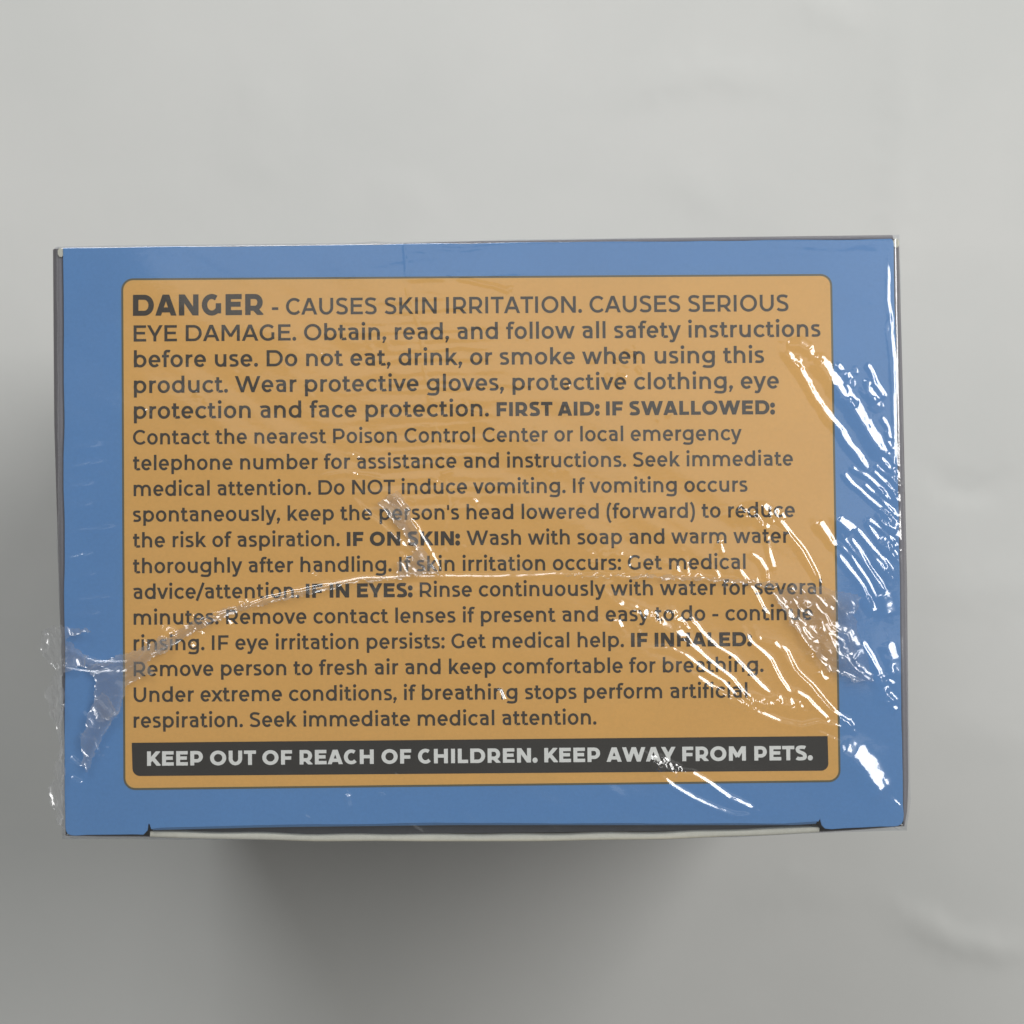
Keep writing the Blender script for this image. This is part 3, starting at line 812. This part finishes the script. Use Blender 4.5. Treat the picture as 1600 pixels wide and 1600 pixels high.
def seam(pts, sig, h, wob=0.12, taper=0.05, seed=9):
    r = ridge_field(FX, FY, arr_at(pts), sig * PXMM, h, taper=taper, wob=wob, seed=seed)
    if r: FZ[r[0]] += r[1]
# weld seam running across the lid, its gathers, the perforation line and the crossing ripples
seam([(90, 1010), (150, 1035), (200, 1035), (250, 1005), (330, 965), (420, 935), (500, 918), (560, 906), (640, 902), (760, 903), (880, 899), (960, 900), (1060, 902), (1140, 907), (1210, 914), (1290, 930)], 2.2, 0.16)
seam([(200, 1030), (330, 972), (420, 942), (520, 916)], 5, 0.20)
for q in ([(632, 378), (635, 432)], [(635, 445), (637, 460), (646, 482)], [(648, 490), (654, 512)], [(656, 520), (660, 556)], [(661, 566), (667, 602)], [(669, 612), (676, 645)], [(680, 660), (690, 700)], [(691, 706), (694, 730)], [(697, 745), (701, 775), (704, 800)]):
    seam(q, 1.5, 0.045, wob=.14, taper=.3)
R2 = np.random.default_rng(5)
for yy in np.arange(392, 800, 15.5):      # long shallow ripples crossing the perforation
    x0 = R2.uniform(470, 600); x1 = R2.uniform(720, 900); b = R2.uniform(-14, 4); y0 = yy + R2.uniform(-4, 4)
    seam([(x0, y0 + 6), ((x0 + x1) / 2, y0 + b * .3), (x1, y0 + b)], R2.uniform(2.6, 5), R2.uniform(.022, .05), wob=.3, taper=.45, seed=int(yy))
for k in range(16):                        # gathers above and below the seam on the left and at the middle
    x = R2.uniform(215, 400); y = np.interp(x, [200, 330, 420], [1022, 965, 935]) + R2.uniform(-16, 16); a = R2.uniform(.2, 1.5)
    wr([(x, y), (x + 12 * math.cos(a), y + 12 * math.sin(a))], R2.uniform(2, 3), 1.0, wob=.1, seed=k)
def crumple(cx, cy, rx, ry, n, k, lmin=8, lmax=26, ang=None, spread=3.2, seed=1):
    r = np.random.default_rng(seed)
    for j in range(n):
        t = r.uniform(0, 2 * math.pi); q = math.sqrt(r.uniform(0, 1))
        x, y = cx + rx * q * math.cos(t), cy + ry * q * math.sin(t)
        a = (ang if ang is not None else 0) + r.uniform(-spread / 2, spread / 2); L = r.uniform(lmin, lmax)
        b = a + r.uniform(-.6, .6)
        wr([(x, y), (x + L * .5 * math.cos(a), y + L * .5 * math.sin(a)), (x + L * (.5 * math.cos(a) + .5 * math.cos(b)), y + L * (.5 * math.sin(a) + .5 * math.sin(b)))], r.uniform(1.8, 3.4), k * r.uniform(.6, 1.3), seed=j)
crumple(628, 795, 26, 28, 12, .8, seed=2)
crumple(655, 875, 38, 22, 22, .9, 8, 30, seed=3)
crumple(1385, 770, 16, 70, 26, 1.0, 14, 34, ang=.75, spread=.5, seed=4)
crumple(1380, 850, 22, 40, 12, 1.0, 14, 34, ang=.85, spread=.5, seed=5)
crumple(1250, 960, 45, 35, 22, .9, 8, 26, seed=6)
crumple(1290, 1020, 25, 40, 16, .9, 8, 26, seed=16)
crumple(150, 1150, 30, 60, 14, .7, 10, 34, seed=7)
crumple(960, 885, 60, 20, 14, .8, 6, 14, seed=8)
crumple(1110, 905, 80, 14, 14, .8, 6, 14, seed=18)
crumple(1020, 965, 62, 16, 26, .9, 8, 18, ang=1.25, spread=.5, seed=28)
crumple(1190, 1092, 60, 9, 22, .9, 8, 16, ang=1.2, spread=.5, seed=29)
crumple(1180, 800, 42, 12, 22, .9, 8, 18, ang=1.2, spread=.6, seed=30)
crumple(1040, 1192, 30, 12, 14, .9, 8, 16, ang=1.0, spread=.6, seed=31)
crumple(1320, 600, 24, 40, 14, .8, 10, 22, ang=1.0, spread=.6, seed=32)
crumple(1250, 555, 26, 18, 10, .8, 8, 18, ang=.9, spread=.8, seed=34)
crumple(1385, 1060, 10, 45, 12, .8, 8, 18, ang=1.0, spread=.6, seed=35)
crumple(960, 560, 45, 40, 12, .45, 10, 24, ang=.8, spread=.8, seed=36)
crumple(700, 700, 500, 260, 40, .5, 4, 10, seed=9)
for k in range(9):                         # slanting tension folds towards the left edge
    y = 700 + k * 34 + R2.uniform(-6, 6)
    seam([(96, y + 4), (125, y - 3), (150 + R2.uniform(0, 40), y - 10)], R2.uniform(3, 5), R2.uniform(.09, .17), wob=.15, taper=.4, seed=k)
for k in range(14):                        # long tension folds running down to the front fold
    x = R2.uniform(150, 1150); y = R2.uniform(1225, 1290)
    seam([(x, y), (x + 60, y - 45 if x < 600 else y + 35)], R2.uniform(4, 8), R2.uniform(.04, .09), wob=.2, taper=.45, seed=k + 40)
FZ = np.maximum(FZ, 0.13)

# wrap the film round the lid edges and down the walls
def wrap(vals, lo, hi, r):
    """returns param list: (coordinate offset outward, drop, index)"""
    pass
E = np.concatenate([np.linspace(0, math.pi / 2, 8)[1:] * R_EDGE, [R_EDGE * math.pi / 2 + d for d in (.6, 1.6, 4, 9, 18, 30, 45, 60, 75, BOX_H - 1.2)]])
def edge_pos(e, r=R_EDGE):
    a = np.minimum(e / r, math.pi / 2)
    return r * np.sin(a), r * (1 - np.cos(a)) + np.maximum(e - r * math.pi / 2, 0)
out, drop = edge_pos(E)
nE = len(E)
xs = np.concatenate([fx[0] - out[::-1], fx, fx[-1] + out]); dx = np.concatenate([drop[::-1], np.zeros(len(fx)), drop])
ys = np.concatenate([fy[0] - out[::-1], fy, fy[-1] + out]); dy = np.concatenate([drop[::-1], np.zeros(len(fy)), drop])
PX, PY = np.meshgrid(xs, ys); DX, DY = np.meshgrid(dx, dy)
PZ = np.pad(FZ, nE, mode='edge') * np.clip(1 - np.maximum(DX, DY) / 1.2, 0, 1)
# edges of the flat part come down to the lid
ex_ = np.minimum(np.minimum(FX - FX.min(), FX.max() - FX), np.minimum(FY - FY.min(), FY.max() - FY))
D = np.maximum(DX, DY)
PZ = BOX_H + PZ - D
PZ = np.maximum(PZ, 0.6)
# film follows the bowed walls: left side tighter towards the front, front bulging with the board, loose buckles
side_l = np.interp(PY, [-hd, -hd + 17, 0, hd], [.05, .25, .80, 1.05])
side_r = np.interp(PY, [-hd, -hd + 1.2, -hd + 3, -hd * .3, hd], [-.25, .45, .75, .80, .60])
buck = fnoise(PY, PX * 0 + 3, 3.2, 31, 3)
wl = (PX < fx[0] + .3); wr_ = (PX > fx[-1] - .3); wf = (PY < fy[0] + .3); wb_ = (PY > fy[-1] - .3)
ramp = np.clip(D / 1.3, 0, 1) ** 0.8
PX = PX - np.where(wl, (side_l + buck * .16) * ramp, 0) + np.where(wr_, (side_r + buck * .10) * ramp, 0)
bx = fnoise(PX, PX * 0 + 9, 4.5, 33, 3)
fb = np.interp(PX, [-hw, -hw + 10, 0, hw * .6, hw], [0, .35, 1.0, .9, .1])
bb = np.interp(PX, [-hw, -15, -12.2, -9, 5, hw], [.05, .15, .45, .2, .5, .5])
PY = PY - np.where(wf, (fb + bx * .10) * ramp, 0) + np.where(wb_, (bb + bx * .06) * ramp, 0)
film = grid_obj('wrap_film', np.stack([PX, PY, PZ], -1), M_film, box)
film['label'] = 'clear glossy shrink film with wrinkles'

# ------------------------------------------------------------------ loose crumpled ends of the film
def flap(outline_px, z_of, step=0.13, amp=0.5, sc_=1.6, seed=1, name='loose_film', ang=-0.8, curl=0.55):
    """crumpled sheet inside an outline (photo px on the lid level), lifted by z_of(u, v) mm above the lid"""
    rq = np.random.default_rng(seed + 5); Q = []
    for i, a in enumerate(outline_px):
        b = outline_px[(i + 1) % len(outline_px)]; nn = max(1, int(math.hypot(b[0] - a[0], b[1] - a[1]) / 7))
        for t in range(nn): Q.append((a[0] + (b[0] - a[0]) * t / nn + rq.uniform(-2, 2), a[1] + (b[1] - a[1]) * t / nn + rq.uniform(-2, 2)))
    P = arr_at(Q); lo = P.min(0); hi = P.max(0)
    gx_ = np.arange(lo[0], hi[0] + step, step); gy_ = np.arange(lo[1], hi[1] + step, step)
    X, Y = np.meshgrid(gx_, gy_)
    inside = np.zeros(X.shape, bool); j = len(P) - 1
    for i in range(len(P)):
        c = ((P[i, 1] > Y) != (P[j, 1] > Y)) & (X < (P[j, 0] - P[i, 0]) * (Y - P[i, 1]) / (P[j, 1] - P[i, 1] + 1e-12) + P[i, 0])
        inside ^= c; j = i
    # sharp creases: folded noise
    ca, sa = math.cos(ang), math.sin(ang); wx = fnoise(X, Y, 2.5, seed + 90, 2) * 0.9
    U = (X * ca + Y * sa + wx) / 4.5; Vv = -X * sa + Y * ca + wx
    n1 = 1 - 2 * np.abs(fnoise(U, Vv, sc_ * .95, seed, 2)); n2 = np.abs(fnoise(U * 1.6, Vv * .7, sc_ * 1.5, seed + 50, 2))
    u = (X - lo[0]) / max(hi[0] - lo[0], 1e-6); v = (Y - lo[1]) / max(hi[1] - lo[1], 1e-6)
    Z = BOX_H + z_of(u, v) + amp * (n1 * .6 + n2 * .6)
    dist = np.zeros(X.shape); m = inside.copy()
    for k in range(8):
        dist += m
        e = m.copy(); e[1:] &= m[:-1]; e[:-1] &= m[1:]; e[:, 1:] &= m[:, :-1]; e[:, :-1] &= m[:, 1:]; m = e
    Z += curl * np.exp(-dist * step / 0.22) * (0.6 + 0.8 * fnoise(X, Y, 1.7, seed + 33, 2))
    jx = fnoise(X, Y, .8, seed + 70, 2) * .25; jy = fnoise(X, Y, .8, seed + 80, 2) * .25
    idx = -np.ones(X.shape, int)
    ny, nx = X.shape
    faces = []; quads = inside[:-1, :-1] & inside[1:, :-1] & inside[:-1, 1:] & inside[1:, 1:]
    rr, cc = np.nonzero(quads)
    used = np.zeros(X.shape, bool)
    for a, b in ((0, 0), (0, 1), (1, 0), (1, 1)): used[rr + a, cc + b] = True
    idx[used] = np.arange(used.sum())
    V = np.stack([X[used] + jx[used], Y[used] + jy[used], Z[used]], -1)
    F = np.stack([idx[rr, cc], idx[rr, cc + 1], idx[rr + 1, cc + 1], idx[rr + 1, cc]], 1).tolist()
    o = mesh_obj(name, V, F, M_film_loose, film, smooth=True)
    return o
f1 = flap([(62, 985), (72, 978), (100, 978), (150, 985), (105, 1000), (130, 1020), (190, 1040), (130, 1040), (100, 1050), (104, 1100), (98, 1130), (104, 1200), (98, 1262), (106, 1300), (92, 1285), (78, 1255), (74, 1238),
          (82, 1205), (90, 1175), (86, 1140), (76, 1120), (68, 1082), (78, 1062), (84, 1046), (64, 1030), (58, 1008)], lambda u, v: -1.1 + 1.5 * np.clip((u - .08) / .24, 0, 1) ** 1.5, amp=.5, sc_=1.2, seed=3, ang=-1.3)
f1['label'] = 'crumpled film fringe standing off the carton edge'
flap([(132, 1042), (165, 1030), (210, 1015), (262, 992), (280, 1000), (258, 1020), (232, 1035), (245, 1050), (215, 1062), (200, 1075), (190, 1112), (170, 1125), (150, 1112), (148, 1085), (152, 1060)],
     lambda u, v: .45 + 0 * u, amp=.4, sc_=1.1, seed=8, ang=.5)
flap([(150, 1092), (165, 1080), (192, 1112), (178, 1128), (165, 1150), (145, 1190), (140, 1212), (130, 1190), (132, 1140)], lambda u, v: .45 + .3 * v, amp=.45, sc_=1.3, seed=12, ang=-1.2)
flap([(1205, 925), (1240, 912), (1275, 915), (1320, 925), (1342, 932), (1340, 950), (1332, 965), (1345, 1000), (1362, 1055), (1365, 1066), (1330, 1064), (1305, 1050), (1290, 1045), (1262, 1010), (1235, 975)],
     lambda u, v: .6 + 0 * u, amp=.5, sc_=1.2, seed=15, ang=-.9)
flap([(588, 790), (618, 765), (640, 790), (655, 840), (692, 898), (620, 900), (622, 880), (650, 860), (610, 810)], lambda u, v: .4 + 0 * u, amp=.3, sc_=1.1, seed=19, ang=-.9)

flap([(240, 1006), (300, 970), (370, 945), (450, 926), (560, 902), (640, 899), (645, 904), (560, 910), (460, 934), (380, 954), (310, 984), (250, 1020)], lambda u, v: .35 + 0 * u, amp=.12, sc_=.8, seed=23, ang=.4)
flap([(880, 897), (960, 898), (1060, 899), (1140, 903), (1215, 908), (1215, 920), (1140, 911), (1060, 905), (960, 903), (880, 902)], lambda u, v: .35 + 0 * u, amp=.12, sc_=.8, seed=25, ang=-.05)
